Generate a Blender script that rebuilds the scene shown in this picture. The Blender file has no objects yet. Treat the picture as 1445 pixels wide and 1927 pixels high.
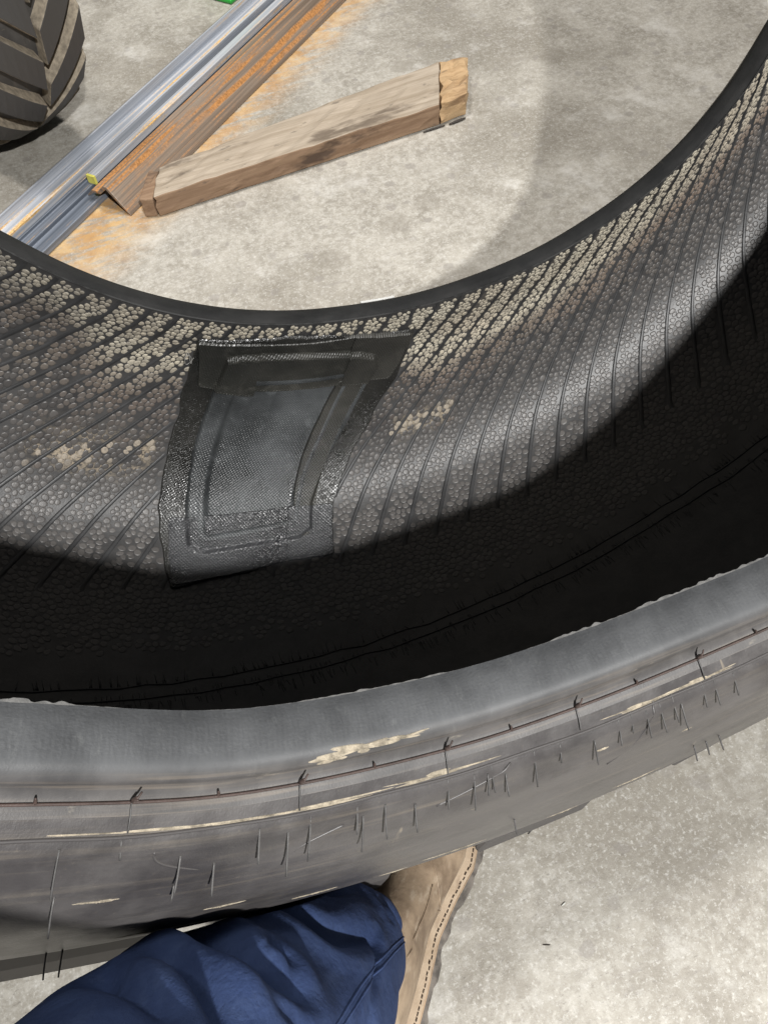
import bpy, bmesh, math, random
import numpy as np
from mathutils import Matrix, Vector, geometry

random.seed(4); rng = np.random.default_rng(4)
sc = bpy.context.scene
col = sc.collection
R = math.radians

# ------------------------------------------------------------------ camera
cam_d = bpy.data.cameras.new('camera'); cam = bpy.data.objects.new('camera', cam_d); col.objects.link(cam)
cam_d.sensor_fit = 'VERTICAL'; cam_d.sensor_height = 24.0; cam_d.lens = 24.0 * 1448 / 1927
cam_d.clip_start = 0.01; cam_d.clip_end = 100
rt = Vector((0.92715, -0.37189, -0.04574)); up = Vector((0.34046, 0.78517, 0.51729)); fw = Vector((0.15646, 0.49518, -0.85458))
cam.matrix_world = Matrix(((rt.x, up.x, -fw.x, -0.22187), (rt.y, up.y, -fw.y, -0.27521), (rt.z, up.z, -fw.z, 0.96486), (0, 0, 0, 1)))
sc.camera = cam

# ------------------------------------------------------------------ light: workshop lamps
w = bpy.data.worlds.new('World'); sc.world = w; w.use_nodes = True
w.node_tree.nodes['Background'].inputs[0].default_value = (0.80, 0.88, 1.0, 1)
w.node_tree.nodes['Background'].inputs[1].default_value = 0.055
def lamp(name, loc, target, power, size, color=(1, .97, .92)):
    l = bpy.data.lights.new(name, 'AREA'); l.shape = 'DISK'; l.size = size; l.energy = power; l.color = color
    o = bpy.data.objects.new(name, l); col.objects.link(o); o.location = loc
    o.rotation_euler = (Vector(target) - Vector(loc)).to_track_quat('-Z', 'Y').to_euler()
    return o
lamp('work_lamp', (0.08, -1.86, 2.56), (0, 0.2, 0.3), 145, 0.10, (1, .99, .97))
lamp('ceiling_lamp', (-1.1, 1.45, 6.0), (-.9, 1.45, 0), 190, 0.9, (1, .965, .92))
lamp('ceiling_lamp', (1.5, 1.35, 6.0), (1.2, 1.2, 0), 215, 1.1, (1, .965, .92))
vs = sc.view_settings; vs.view_transform = 'Standard'; vs.look = 'None'; vs.exposure = 0; vs.gamma = 1; vs.use_curve_mapping = False

# ------------------------------------------------------------------ helpers
def tag(o, label=None, cat=None, group=None, kind=None):
    if label: o['label'] = label
    if cat: o['category'] = cat
    if group: o['group'] = group
    if kind: o['kind'] = kind
    return o
def empty(name, M=None, loc=(0, 0, 0)):
    o = bpy.data.objects.new(name, None); col.objects.link(o); o.empty_display_size = .1
    if M is not None: o.matrix_world = M
    else: o.location = loc
    return o
def meshobj(name, V, Fs, mat, parent=None, smooth=True, uv=None, attrs=None, mats=None):
    me = bpy.data.meshes.new(name)
    V = np.asarray(V, float)
    me.from_pydata(V.tolist(), [], Fs if isinstance(Fs, list) else Fs.tolist())
    me.update()
    for m in (mats or [mat]): me.materials.append(m)
    if smooth: me.shade_smooth()
    if uv is not None:
        L = me.uv_layers.new(name='UVMap'); idx = np.zeros(len(me.loops), int); me.loops.foreach_get('vertex_index', idx)
        L.data.foreach_set('uv', np.asarray(uv, float)[idx].ravel())
    if attrs:
        for k, a in attrs.items():
            A = me.attributes.new(k, 'FLOAT', 'POINT'); A.data.foreach_set('value', np.asarray(a, float))
    o = bpy.data.objects.new(name, me); col.objects.link(o)
    if parent: o.parent = parent
    return o
def inst(src, name, parent, M=None):
    o = bpy.data.objects.new(name, src.data); col.objects.link(o); o.parent = parent
    if M is not None: o.matrix_local = M
    return o
def gridfaces(nu, nv, closeu=False):
    i = np.arange(nu if closeu else nu - 1); j = np.arange(nv - 1)
    I, J = np.meshgrid(i, j, indexing='ij'); I2 = (I + 1) % nu
    return np.stack([I * nv + J, I2 * nv + J, I2 * nv + J + 1, I * nv + J + 1], -1).reshape(-1, 4)
def catmull(p, k=12):
    p = np.asarray(p, float); q = np.vstack([2 * p[0] - p[1], p, 2 * p[-1] - p[-2]]); out = []
    for i in range(1, len(q) - 2):
        a, b, c_, d = q[i - 1:i + 3]
        for t in np.linspace(0, 1, k, endpoint=False):
            out.append(.5 * (2 * b + (c_ - a) * t + (2 * a - 5 * b + 4 * c_ - d) * t * t + (-a + 3 * b - 3 * c_ + d) * t ** 3))
    out.append(p[-1]); return np.array(out)
def tube(path, rad, n=6):
    """closed-ended tube along a 3D path -> verts, faces"""
    P = np.asarray(path, float); m = len(P); rad = np.broadcast_to(rad, (m,))
    T = np.gradient(P, axis=0); T /= np.linalg.norm(T, axis=1)[:, None] + 1e-12
    up0 = np.array([0.3, .2, 1.0]); A = np.cross(T, up0); A /= np.linalg.norm(A, axis=1)[:, None] + 1e-12
    B = np.cross(T, A); ph = np.arange(n) * 2 * np.pi / n
    V = (P[:, None] + rad[:, None, None] * (np.cos(ph)[None, :, None] * A[:, None] + np.sin(ph)[None, :, None] * B[:, None])).reshape(-1, 3)
    Fc = []
    for i in range(m - 1):
        for j in range(n):
            Fc.append((i * n + j, i * n + (j + 1) % n, (i + 1) * n + (j + 1) % n, (i + 1) * n + j))
    Fc.append(tuple(range(n))[::-1]); Fc.append(tuple((m - 1) * n + j for j in range(n)))
    return V, Fc
def sst(a, b, x):
    t = np.clip((x - a) / (b - a), 0, 1); return t * t * (3 - 2 * t)
def smooth_noise(n, k, seed):
    r = np.random.default_rng(seed).normal(size=n); ker = np.hanning(k + 2)[1:-1]; ker /= ker.sum()
    v = np.convolve(np.r_[r, r, r], ker, 'same')[n:2 * n]; return v / (v.std() + 1e-9)

# ------------------------------------------------------------------ materials
class NT:
    def __init__(s, name):
        s.m = bpy.data.materials.new(name); s.m.use_nodes = True; s.t = s.m.node_tree
        s.b = s.t.nodes['Principled BSDF']
    def n(s, typ, props=None, **ins):
        nd = s.t.nodes.new('ShaderNode' + typ)
        for k, v in (props or {}).items(): setattr(nd, k, v)
        for k, v in ins.items():
            key = int(k[1:]) if k[0] == 'i' and k[1:].isdigit() else k.replace('_', ' ')
            s.put(nd.inputs[key], v)
        return nd
    def put(s, sock, v):
        if isinstance(v, bpy.types.NodeSocket): s.t.links.new(v, sock)
        elif isinstance(v, bpy.types.Node): s.t.links.new(v.outputs[0], sock)
        else:
            if sock.type == 'RGBA' and len(v) == 3: v = (*v, 1)
            sock.default_value = v
    def math(s, op, a, b=0.0, clamp=False): return s.n('Math', {'operation': op, 'use_clamp': clamp}, i0=a, i1=b).outputs[0]
    def mix(s, f, a, b, mode='MIX'):
        nd = s.t.nodes.new('ShaderNodeMix'); nd.data_type = 'RGBA'; nd.blend_type = mode
        s.put(nd.inputs[0], f); s.put(nd.inputs[6], a); s.put(nd.inputs[7], b); return nd.outputs[2]
    def ramp(s, f, p0, p1, v0=0.0, v1=1.0):
        return s.n('MapRange', {'interpolation_type': 'SMOOTHSTEP'}, i0=f, i1=p0, i2=p1, i3=v0, i4=v1).outputs[0]
    def coord(s, kind='Object'): return s.n('TexCoord').outputs[kind]
    def scale(s, v, sc_, rot=(0, 0, 0), loc=(0, 0, 0)):
        return s.n('Mapping', None, Vector=v, Scale=sc_, Rotation=rot, Location=loc).outputs[0]
    def noise(s, v, sca, det=3, rough=.55, out=0, dist=0): return s.n('TexNoise', None, Vector=v, Scale=sca, Detail=det, Roughness=rough, Distortion=dist).outputs[out]
    def vor(s, v, sca, feature='F1', out=0, rnd=1.0): return s.n('TexVoronoi', {'feature': feature}, Vector=v, Scale=sca, Randomness=rnd).outputs[out]
    def attr(s, name): return s.n('Attribute', {'attribute_name': name}).outputs['Fac']
    def bump(s, h, strength=.3, dist=.002, normal=None):
        nd = s.n('Bump', None, Height=h, Strength=strength, Distance=dist)
        if normal is not None: s.put(nd.inputs['Normal'], normal)
        return nd.outputs[0]
    def done(s, color, rough=.6, spec=.5, normal=None, metal=0.0):
        s.put(s.b.inputs['Base Color'], color); s.put(s.b.inputs['Roughness'], rough)
        s.put(s.b.inputs['Specular IOR Level'], spec); s.put(s.b.inputs['Metallic'], metal)
        if normal is not None: s.put(s.b.inputs['Normal'], normal)
        return s.m

P0 = (-.492, 1.199); DV = (.753, .658); QV = (.658, -.753)     # steel lies along DV, QV is across it
def m_floor():
    t = NT('worn_concrete'); c = t.coord()
    o = t.math('ADD', t.n('VectorMath', {'operation': 'DOT_PRODUCT'}, i0=c, i1=(QV[0], QV[1], 0)).outputs['Value'], -(P0[0] * QV[0] + P0[1] * QV[1]))
    d = t.math('ADD', t.n('VectorMath', {'operation': 'DOT_PRODUCT'}, i0=c, i1=(DV[0], DV[1], 0)).outputs['Value'], -(P0[0] * DV[0] + P0[1] * DV[1]))
    big = t.noise(c, 2.3, 5, .6); mid = t.noise(c, 11, 6, .68, dist=.6); fine = t.noise(c, 70, 5, .75); vfine = t.noise(c, 330, 3, .7)
    base = t.mix(t.ramp(mid, .30, .70), (.27, .248, .21), (.42, .395, .345))
    base = t.mix(t.math('MULTIPLY', t.ramp(fine, .44, .60), .6), base, (.49, .468, .42))
    base = t.mix(t.math('MULTIPLY', t.ramp(big, .45, .62), .7), base, (.22, .198, .163))
    base = t.mix(t.math('MULTIPLY', t.ramp(t.noise(c, 210, 3, .7), .56, .66), .55), base, (.60, .585, .545))
    base = t.mix(t.math('MULTIPLY', t.ramp(t.noise(t.scale(c, (120, 300, 1), (0, 0, R(62))), 1.0, 4, .7), .58, .68), .5), base, (.15, .135, .12))
    grit = t.noise(c, 95, 7, .82)
    base = t.mix(t.math('MULTIPLY', t.ramp(grit, .52, .60), .28), base, (.62, .61, .58))
    base = t.mix(t.math('MULTIPLY', t.ramp(grit, .46, .38), .30), base, (.20, .182, .16))
    # scuff streaks
    sv = t.scale(c, (10, 62, 1), (0, 0, R(62)))
    st = t.ramp(t.noise(sv, 1.6, 4, .62), .56, .74)
    base = t.mix(t.math('MULTIPLY', st, .55), base, (.27, .248, .225))
    sv2 = t.scale(c, (90, 14, 1), (0, 0, R(20)))
    base = t.mix(t.math('MULTIPLY', t.ramp(t.noise(sv2, 1.2, 3, .6), .60, .72), .28), base, (.24, .225, .20))
    # round oil spots
    wv = t.n('VectorMath', {'operation': 'ADD'}, i0=c, i1=t.n('VectorMath', {'operation': 'SCALE'}, i0=t.noise(c, 26, 3, .6, out=1), Scale=.022).outputs[0]).outputs[0]
    sp = t.vor(wv, 9.0); cellr = t.n('SeparateColor', None, i0=t.vor(wv, 9.0, out=1)).outputs[0]
    spot = t.math('MULTIPLY', t.ramp(sp, .30, .22), t.ramp(cellr, .55, .75))
    base = t.mix(t.math('MULTIPLY', spot, .38), base, (.235, .212, .178))
    sp2 = t.vor(wv, 30.0); c2 = t.n('SeparateColor', None, i0=t.vor(wv, 30.0, out=1)).outputs[1]
    base = t.mix(t.math('MULTIPLY', t.math('MULTIPLY', t.ramp(sp2, .34, .24), t.ramp(c2, .70, .8)), .5), base, (.25, .23, .21))
    # pale worn blotches and tiny dark specks
    base = t.mix(t.math('MULTIPLY', t.ramp(t.noise(c, 5.5, 8, .75), .54, .66), .45), base, (.62, .605, .57))
    base = t.mix(t.ramp(t.noise(c, 150, 2, .6), .74, .80), base, (.10, .09, .08))
    # rust bled out from under the steel
    on = t.math('ADD', o, t.math('MULTIPLY', t.math('SUBTRACT', t.noise(c, 17, 5, .65), .5), .10))
    rs = t.math('MULTIPLY', t.ramp(on, .34, .22), t.ramp(on, .10, .16))
    rs = t.math('MULTIPLY', rs, t.ramp(t.noise(t.scale(c, (5, 30, 1), (0, 0, R(-41.1))), 1.5, 6, .7), .36, .52))
    rs = t.math('MULTIPLY', rs, t.ramp(t.noise(c, 34, 7, .75), .36, .52, .25, 1.0))
    rs = t.math('MULTIPLY', rs, t.ramp(d, -.20, .05))
    base = t.mix(t.math('MULTIPLY', rs, .85), base, t.mix(t.ramp(mid, .4, .65), (.46, .25, .085), (.62, .41, .18)))
    h = t.math('ADD', t.math('MULTIPLY', fine, .7), t.math('MULTIPLY', vfine, .5))
    ro = t.ramp(big, .3, .7, .62, .42)
    return t.done(base, ro, .4, t.bump(h, .28, .003))
def m_rubber(name, dark, light, dustcol, dust=.4, rough=.5, streak=(1.2, 60), bumpk=.25):
    """dusty rubber; UV.x runs round the tyre in metres, UV.y runs across the section"""
    t = NT(name); uv = t.coord('UV')
    sv = t.scale(uv, (streak[0], streak[1], 1)); st = t.noise(sv, 3.0, 5, .62)
    a = t.noise(uv, 14, 5, .62); f = t.noise(uv, 160, 4, .7); vf = t.noise(uv, 620, 2, .6)
    base = t.mix(t.ramp(a, .32, .68), dark, light)
    dm = t.math('MULTIPLY', t.ramp(st, .50, .74), t.ramp(t.noise(uv, 6, 4, .6), .36, .66))
    base = t.mix(t.math('MULTIPLY', dm, dust), base, dustcol)
    base = t.mix(t.math('MULTIPLY', t.ramp(f, .60, .78), dust * .7), base, dustcol)
    base = t.mix(t.math('MULTIPLY', t.ramp(t.noise(t.scale(uv, (1, 2.2, 1)), 9, 5, .65), .46, .66), .55), base, tuple(v * .55 for v in dark))
    sc2 = t.noise(t.scale(uv, (40, 9, 1), (0, 0, R(24))), 2.2, 3, .5)
    base = t.mix(t.math('MULTIPLY', t.ramp(sc2, .70, .76), .45), base, dustcol)
    h = t.math('ADD', t.math('MULTIPLY', f, .6), t.math('MULTIPLY', vf, .5))
    return t.done(base, t.ramp(a, .3, .7, rough - .08, rough + .12), .5, t.bump(h, bumpk, .0012))
def m_bead():
    t = NT('bead_rubber'); uv = t.coord('UV')
    a = t.noise(uv, 18, 5, .62); vf = t.noise(uv, 700, 3, .65)
    base = t.mix(t.ramp(a, .3, .7), (.058, .060, .063), (.100, .103, .107))
    dab = t.ramp(t.noise(t.scale(uv, (1, .45, 1)), 75, 5, .75), .56, .74)
    base = t.mix(t.math('MULTIPLY', dab, .35), base, (.20, .205, .20))
    st = t.noise(t.scale(uv, (2.0, 90, 1)), 2.5, 5, .6)
    sep = t.n('SeparateXYZ', None, i0=uv).outputs[1]
    lower = t.ramp(sep, .028, .040)
    base = t.mix(t.math('MULTIPLY', lower, .6), base, t.mix(t.ramp(a, .3, .7), (.060, .054, .051), (.112, .100, .092)))
    base = t.mix(t.math('MULTIPLY', t.math('MULTIPLY', t.ramp(st, .48, .74), lower), .34), base, (.30, .245, .185))
    base = t.mix(t.math('MULTIPLY', t.math('MULTIPLY', t.ramp(t.noise(t.scale(uv, (9, 40, 1)), 2, 5, .65), .62, .72), lower), .35), base, (.42, .37, .29))
    wv = t.n('TexWave', {'wave_type': 'BANDS', 'bands_direction': 'X'}, Vector=uv, Scale=75.0, Distortion=5.0, Detail=3.0, Detail_Scale=2.0).outputs['Fac']
    cross = t.noise(t.scale(uv, (260, 620, 1)), 1.0, 3, .6)
    seat = t.ramp(sep, .030, .022)
    h = t.math('ADD', t.math('MULTIPLY', t.math('ADD', t.math('MULTIPLY', wv, .35), cross), seat), t.math('MULTIPLY', vf, .3))
    return t.done(base, t.ramp(sep, .024, .034, .60, .40), .5, t.bump(h, .30, .0010))
def m_liner():
    t = NT('liner_rubber'); uv = t.coord('UV'); d = t.attr('dust')
    f = t.noise(uv, 260, 4, .7); a = t.noise(uv, 22, 4, .6)
    base = t.mix(t.ramp(a, .3, .7), (.040, .039, .039), (.072, .070, .069))
    base = t.mix(t.math('MULTIPLY', d, t.ramp(f, .35, .6)), base, (.42, .345, .25))
    return t.done(base, .42, .5, t.bump(f, .3, .0008))
def m_pebble():
    t = NT('pebbled_liner'); d = t.attr('dust'); b = t.attr('brown'); k = t.attr('tone'); hgt = t.attr('top')
    c = t.coord(); f = t.noise(c, 420, 4, .7); f2 = t.noise(c, 60, 4, .6)
    base = t.mix(k, (.062, .058, .056), (.118, .110, .104))
    cream = t.mix(b, t.mix(f2, (.66, .58, .43), (.82, .76, .62)), (.34, .235, .165))
    m = t.math('MULTIPLY', t.math('MULTIPLY', d, t.ramp(hgt, .15, .85)), t.ramp(f, .34, .58, .5, 1.0), True)
    base = t.mix(m, base, cream)
    ro = t.ramp(m, 0, .7, .40, .75)
    return t.done(base, ro, .5, t.bump(f, .35, .0008))
def m_patch(name, dark, light, rough, weave, speck):
    t = NT(name); uv = t.coord('UV'); c = t.coord()
    a = t.noise(c, 13, 5, .6); sm = t.noise(c, 34, 4, .62, dist=.8)
    base = t.mix(t.ramp(a, .32, .70), dark, light)
    base = t.mix(t.math('MULTIPLY', t.ramp(sm, .54, .72), .35), base, tuple(min(1, v * 1.9) for v in light))
    w1 = t.n('TexWave', {'bands_direction': 'X'}, Vector=t.scale(uv, (1, 1, 1), (0, 0, R(33))), Scale=105.0, Distortion=.6).outputs['Fac']
    w2 = t.n('TexWave', {'bands_direction': 'X'}, Vector=t.scale(uv, (1, 1, 1), (0, 0, R(-52))), Scale=105.0, Distortion=.6).outputs['Fac']
    h = t.math('MULTIPLY', t.math('MULTIPLY', w1, w2), weave)
    sp = t.noise(c, 260, 4, .8)
    h = t.math('ADD', h, t.math('MULTIPLY', t.ramp(sp, .45, .75), speck))
    dots = t.ramp(t.noise(c, 330, 2, .5), .77, .80)
    base = t.mix(t.math('MULTIPLY', dots, .8), base, (.42, .42, .40))
    return t.done(base, t.ramp(a, .3, .7, rough - .06, rough + .12), .9 if speck > .5 else .6, t.bump(h, .6, .0012))
def m_plain(name, colr, rough, var=.25, scale=30, spec=.5, bump=.2, metal=0.0):
    t = NT(name); c = t.coord(); a = t.noise(c, scale, 4, .62); f = t.noise(c, scale * 12, 3, .65)
    lo = tuple(v * (1 - var) for v in colr); hi = tuple(min(1, v * (1 + var)) for v in colr)
    return t.done(t.mix(t.ramp(a, .3, .7), lo, hi), rough, spec, t.bump(f, bump, .001), metal)
def m_steel(name, ca, cb, rust, amount, metal=.75, rough=.36):
    t = NT(name); c = t.coord()                      # bars are built along local X
    st = t.noise(t.scale(c, (1.1, 130, 130)), 1.0, 5, .6); a = t.noise(t.scale(c, (6, 60, 60)), 1.0, 5, .65); f = t.noise(c, 190, 4, .7)
    base = t.mix(t.ramp(st, .35, .65), ca, cb)
    m = t.math('MULTIPLY', t.ramp(t.math('ADD', t.math('MULTIPLY', st, .55), t.math('MULTIPLY', a, .45)), .62 - amount * .3, .70 - amount * .25), 1.0)
    base = t.mix(m, base, t.mix(t.ramp(f, .35, .65), rust, tuple(min(1, v * 1.9) for v in rust)))
    return t.done(base, t.ramp(m, 0, 1, rough, .75), .5, t.bump(f, .15, .0008), t.math('MULTIPLY', t.math('SUBTRACT', 1.0, m), metal))
def m_wood(name, ca, cb, dirt, dk):
    t = NT(name); c = t.coord()
    g = t.noise(t.scale(c, (2.2, 55, 55)), 1.5, 6, .65, dist=.4); a = t.noise(t.scale(c, (3, 9, 9)), 1.6, 5, .62); f = t.noise(t.scale(c, (12, 260, 260)), 1.0, 3, .6)
    base = t.mix(t.ramp(g, .32, .68), ca, cb)
    base = t.mix(t.math('MULTIPLY', t.ramp(a, .56, .68), dk), base, dirt)
    base = t.mix(t.math('MULTIPLY', t.ramp(t.noise(t.scale(c, (9, 30, 30)), 2.2, 4, .6), .62, .70), .5), base, (.07, .06, .052))
    return t.done(base, .75, .3, t.bump(t.math('ADD', g, t.math('MULTIPLY', f, .5)), .4, .002))
def m_denim():
    t = NT('navy_work_cloth'); uv = t.coord('UV'); c = t.coord()
    w1 = t.n('TexWave', {'bands_direction': 'DIAGONAL'}, Vector=uv, Scale=1300.0, Distortion=1.5).outputs['Fac']
    a = t.noise(c, 26, 5, .62); f = t.noise(c, 320, 3, .7)
    base = t.mix(t.ramp(a, .30, .72), (.030, .049, .120), (.047, .074, .168))
    base = t.mix(t.math('MULTIPLY', t.ramp(t.noise(t.scale(c, (1, 1, .4)), 48, 6, .7), .52, .72), .35), base, (.075, .11, .215))
    base = t.mix(t.math('MULTIPLY', w1, .22), base, (.036, .058, .14))
    base = t.mix(t.math('MULTIPLY', t.ramp(f, .60, .76), .22), base, (.09, .115, .19))
    wr_ = t.noise(c, 75, 4, .6)
    m = t.done(base, .9, .12, t.bump(wr_, .35, .006, t.bump(t.math('ADD', w1, f), .5, .0012)))
    return m
def m_leather(name, ca, cb, dust):
    t = NT(name); c = t.coord(); a = t.noise(c, 22, 5, .65); b = t.noise(t.scale(c, (20, 60, 30)), 1.5, 4, .6); f = t.noise(c, 340, 4, .7)
    base = t.mix(t.ramp(a, .32, .68), ca, cb)
    base = t.mix(t.math('MULTIPLY', t.ramp(b, .52, .7), .6), base, dust)
    return t.done(base, .6, .4, t.bump(t.math('ADD', f, b), .35, .0012))

MF = m_floor()
M_SIDE = m_rubber('sidewall_rubber', (.052, .048, .048), (.092, .086, .084), (.34, .285, .21), .24, .38)
M_TREAD = m_rubber('tread_rubber', (.062, .058, .058), (.098, .092, .09), (.24, .2, .15), .4, .6, (6, 30))
M_BEAD = m_bead()
M_FARBEAD = m_rubber('far_bead_rubber', (.036, .036, .036), (.052, .051, .050), (.12, .11, .09), .2, .6)
M_LINER = m_liner(); M_PEB = m_pebble()
M_RIB = m_plain('rib_rubber', (.040, .040, .041), .45, .3, 30)
M_PBASE = m_patch('patch_cement', (.012, .012, .011), (.028, .027, .024), .27, .4, .6)
M_PCEM = m_patch('patch_cement_strip', (.020, .020, .022), (.046, .047, .050), .25, .6, .8)
M_PBODY = m_patch('patch_fabric', (.032, .034, .035), (.080, .085, .088), .30, .7, .3)
M_PSTRIP = m_patch('patch_strip', (.026, .026, .023), (.050, .048, .042), .34, .9, .25)
M_HAIR = m_plain('spew_rubber', (.085, .082, .080), .5, .3, 60)
M_FLASH = m_plain('flash_rubber', (.13, .127, .122), .6, .35, 120)
M_LINE = m_plain('rim_line_rubber', (.060, .040, .034), .6, .3, 60)
M_DUST = m_plain('cream_dust', (.33, .285, .215), .85, .45, 160, bump=.6)

# ------------------------------------------------------------------ floor
meshobj('concrete_floor', [(-9, -8, 0), (9, -8, 0), (9, 10, 0), (-9, 10, 0)], [(0, 1, 2, 3)], MF, smooth=False)['kind'] = 'structure'

# ------------------------------------------------------------------ main tyre (local frame: axle along Y, near bead toe at y=0, far at y=.49)
TM = Matrix(((0.9890408, 0, 0.1476424, 0), (-0.0373803, 0.9674188, 0.2504067, 0), (-0.1428321, -0.2531813, 0.9568167, 0.9945093), (0, 0, 0, 1)))
TN = np.array([[-34.5, -.0011], [-31.9, -.0016], [-29.1, 0], [-21.9, .0055], [-16.2, .003], [-12.6, .0009], [-8.8, 0], [-4.8, -.0008], [-.7, -.003], [3.5, -.0036], [7.9, -.0042], [13.3, -.0016], [18.9, .0065], [40, .002]])
TF = np.array([[-41.6, -.0017], [-36.4, .0008], [-31, .0018], [-24.4, .0016], [-16.7, .0002], [-9.8, -.0021], [-4, -.0046], [6.4, -.004], [13.5, -.0028], [20.9, .0011], [28.4, .0038], [36, .0074], [44, .0075], [50.8, .0027], [57.1, -.0108], [80, -.006]])
_tg = np.arange(-180, 180.5, .5)
def _smt(T):
    v = np.interp(_tg, T[:, 0], T[:, 1], left=0, right=0); k = np.hanning(21); k /= k.sum(); return np.convolve(v, k, 'same')
TNs, TFs = _smt(TN), _smt(TF)
def dfm(y, r, th):
    """the unmounted tyre sags a little out of round"""
    td = np.degrees((th + np.pi) % (2 * np.pi) - np.pi)
    wy = np.clip(y / .49, -.1, 1.1); ww = 1 - .85 * sst(.54, .84, r); e = np.exp(-np.clip(r - .533, 0, 1) / .10)
    rr = r + (np.interp(td, _tg, TNs) * np.clip(1 - wy, 0, 1) + np.interp(td, _tg, TFs) * np.clip(wy, 0, 1)) * e
    return np.stack([rr * np.sin(th) + .0643 * wy * ww, y + 0 * rr, -rr * np.cos(th) - .002 * wy * ww], -1)
INN = [(0, .533), (.003, .56), (-.026, .60), (-.030, .66), (-.010, .73), (.022, .79), (.06, .828), (.13, .857), (.245, .868)]
INF = [(.245, .868), (.38, .8595), (.474, .830), (.521, .773), (.535, .69), (.52, .62), (.480, .56), (.4640, .5385), (.460, .534)]
OUT = [(0, .533), (-.010, .5332), (-.022, .5360), (-.0295, .5400), (-.0328, .5460), (-.0322, .5520), (-.0345, .5570), (-.0385, .5605), (-.0430, .5650), (-.0475, .5725), (-.0515, .5765), (-.0518, .5820), (-.0550, .605), (-.0500, .655), (-.0320, .72), (-.002, .79), (.026, .845), (.044, .888)]
OUTF = [(.460, .534), (.470, .5325), (.486, .5330), (.4950, .5370), (.5005, .546), (.512, .557), (.528, .566), (.5405, .5765), (.552, .605), (.560, .66), (.556, .72), (.535, .79), (.494, .85), (.454, .888)]
class Prof:
    def __init__(s, pts, inward):
        s.p = catmull(pts, 14); s.a = np.r_[0, np.cumsum(np.hypot(*np.diff(s.p, axis=0).T))]; s.L = s.a[-1]
        t = np.gradient(s.p, axis=0); t /= np.linalg.norm(t, axis=1)[:, None]
        nrm = np.stack([-t[:, 1], t[:, 0]], -1); ref = np.array([.245, .68]) - s.p
        sg = np.sign((nrm * ref).sum(1)); sg[sg == 0] = 1
        s.n = nrm * (sg if inward else -sg)[:, None]
    def pos(s, a, th, h=0.0):
        a = np.asarray(a, float); th = np.asarray(th, float)
        y = np.interp(a, s.a, s.p[:, 0]); r = np.interp(a, s.a, s.p[:, 1])
        ny = np.interp(a, s.a, s.n[:, 0]); nr = np.interp(a, s.a, s.n[:, 1])
        return dfm(y + ny * h, r + nr * h, th)
PL = Prof((INN + INF[1:])[::-1], True)        # liner, measured from the far toe
# make the liner normal consistent
PO = Prof(OUT, False); PF = Prof(OUTF, False)
tyre = empty('tractor_tyre', TM)
tag(tyre, 'huge bare tractor tyre standing on concrete with a black repair patch inside', 'tyre')
def revolve(name, prof, s0, s1, ns, nt, mat, wfun=None, attrfun=None):
    a = np.linspace(s0, s1, ns); th = np.linspace(-np.pi, np.pi, nt, endpoint=False)
    A, T = np.meshgrid(a, th, indexing='xy')   # shape (nt, ns)
    H = wfun(A, T) if wfun else 0.0
    V = prof.pos(A.ravel(), T.ravel(), H.ravel() if wfun else 0.0)
    uv = np.stack([T.ravel() * .7, A.ravel()], -1)
    return meshobj(name, V, gridfaces(nt, ns, True), mat, tyre, True, uv, attrfun(A.ravel(), np.degrees(T.ravel())) if attrfun else None)
def noise2(a, b, seed, fa, fb):
    r = np.random.default_rng(seed); out = 0
    for k in range(7):
        p, q, ph = r.normal() * fa, r.normal() * fb, r.uniform(0, 6.28); out = out + np.sin(a * p + b * q + ph)
    return out / 2.6
def liner_dust(a, td):
    d = np.zeros_like(a)
    sm = np.exp(-(((a - .232 - .0016 * (td + 24) * 0) / .022) ** 2)) * sst(-30.5, -27, td) * (1 - sst(-19.5, -18, td))
    sm2 = np.exp(-(((a - .234) / .015) ** 2)) * sst(5, 7.5, td) * (1 - sst(11, 14, td))
    d = 1.0 * sm * (noise2(a, td, 3, 160, 1.6) > -.1) + .9 * sm2 * (noise2(a, td, 5, 160, 2.5) > -.1)
    d = d + .25 * np.clip(1 - a / .16, 0, 1) * sst(4, 14, td) * (a > .02)
    return {'dust': np.clip(d, 0, 1)}
revolve('inner_liner', PL, 0, PL.L, 170, 600, M_LINER, None, liner_dust)
sB = .0585                                      # bead ends where the flange ridge begins
revolve('bead', PO, 0, sB, 40, 720, M_BEAD)
revolve('sidewall', PO, sB, PO.L, 60, 540, M_SIDE,
        lambda A, T: .0007 * np.sin(A * 900) * sst(.08, .1, A) * (1 - sst(.10, .13, A)))
revolve('bead', PF, 0, .060, 36, 540, M_FARBEAD)
revolve('sidewall', PF, .060, PF.L, 50, 360, M_SIDE)
# tread base
yb = np.linspace(.044, .454, 24); rb = .888 + .006 * (1 - ((yb - .245) / .21) ** 2)
th = np.linspace(-np.pi, np.pi, 360, endpoint=False)
Yb, Tb = np.meshgrid(yb, th, indexing='xy'); Rb_ = np.interp(Yb, yb, rb)
meshobj('tread_base', dfm(Yb.ravel(), Rb_.ravel(), Tb.ravel()), gridfaces(360, 24, True), M_TREAD, tyre, True, np.stack([Tb.ravel() * .9, Yb.ravel()], -1))
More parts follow.
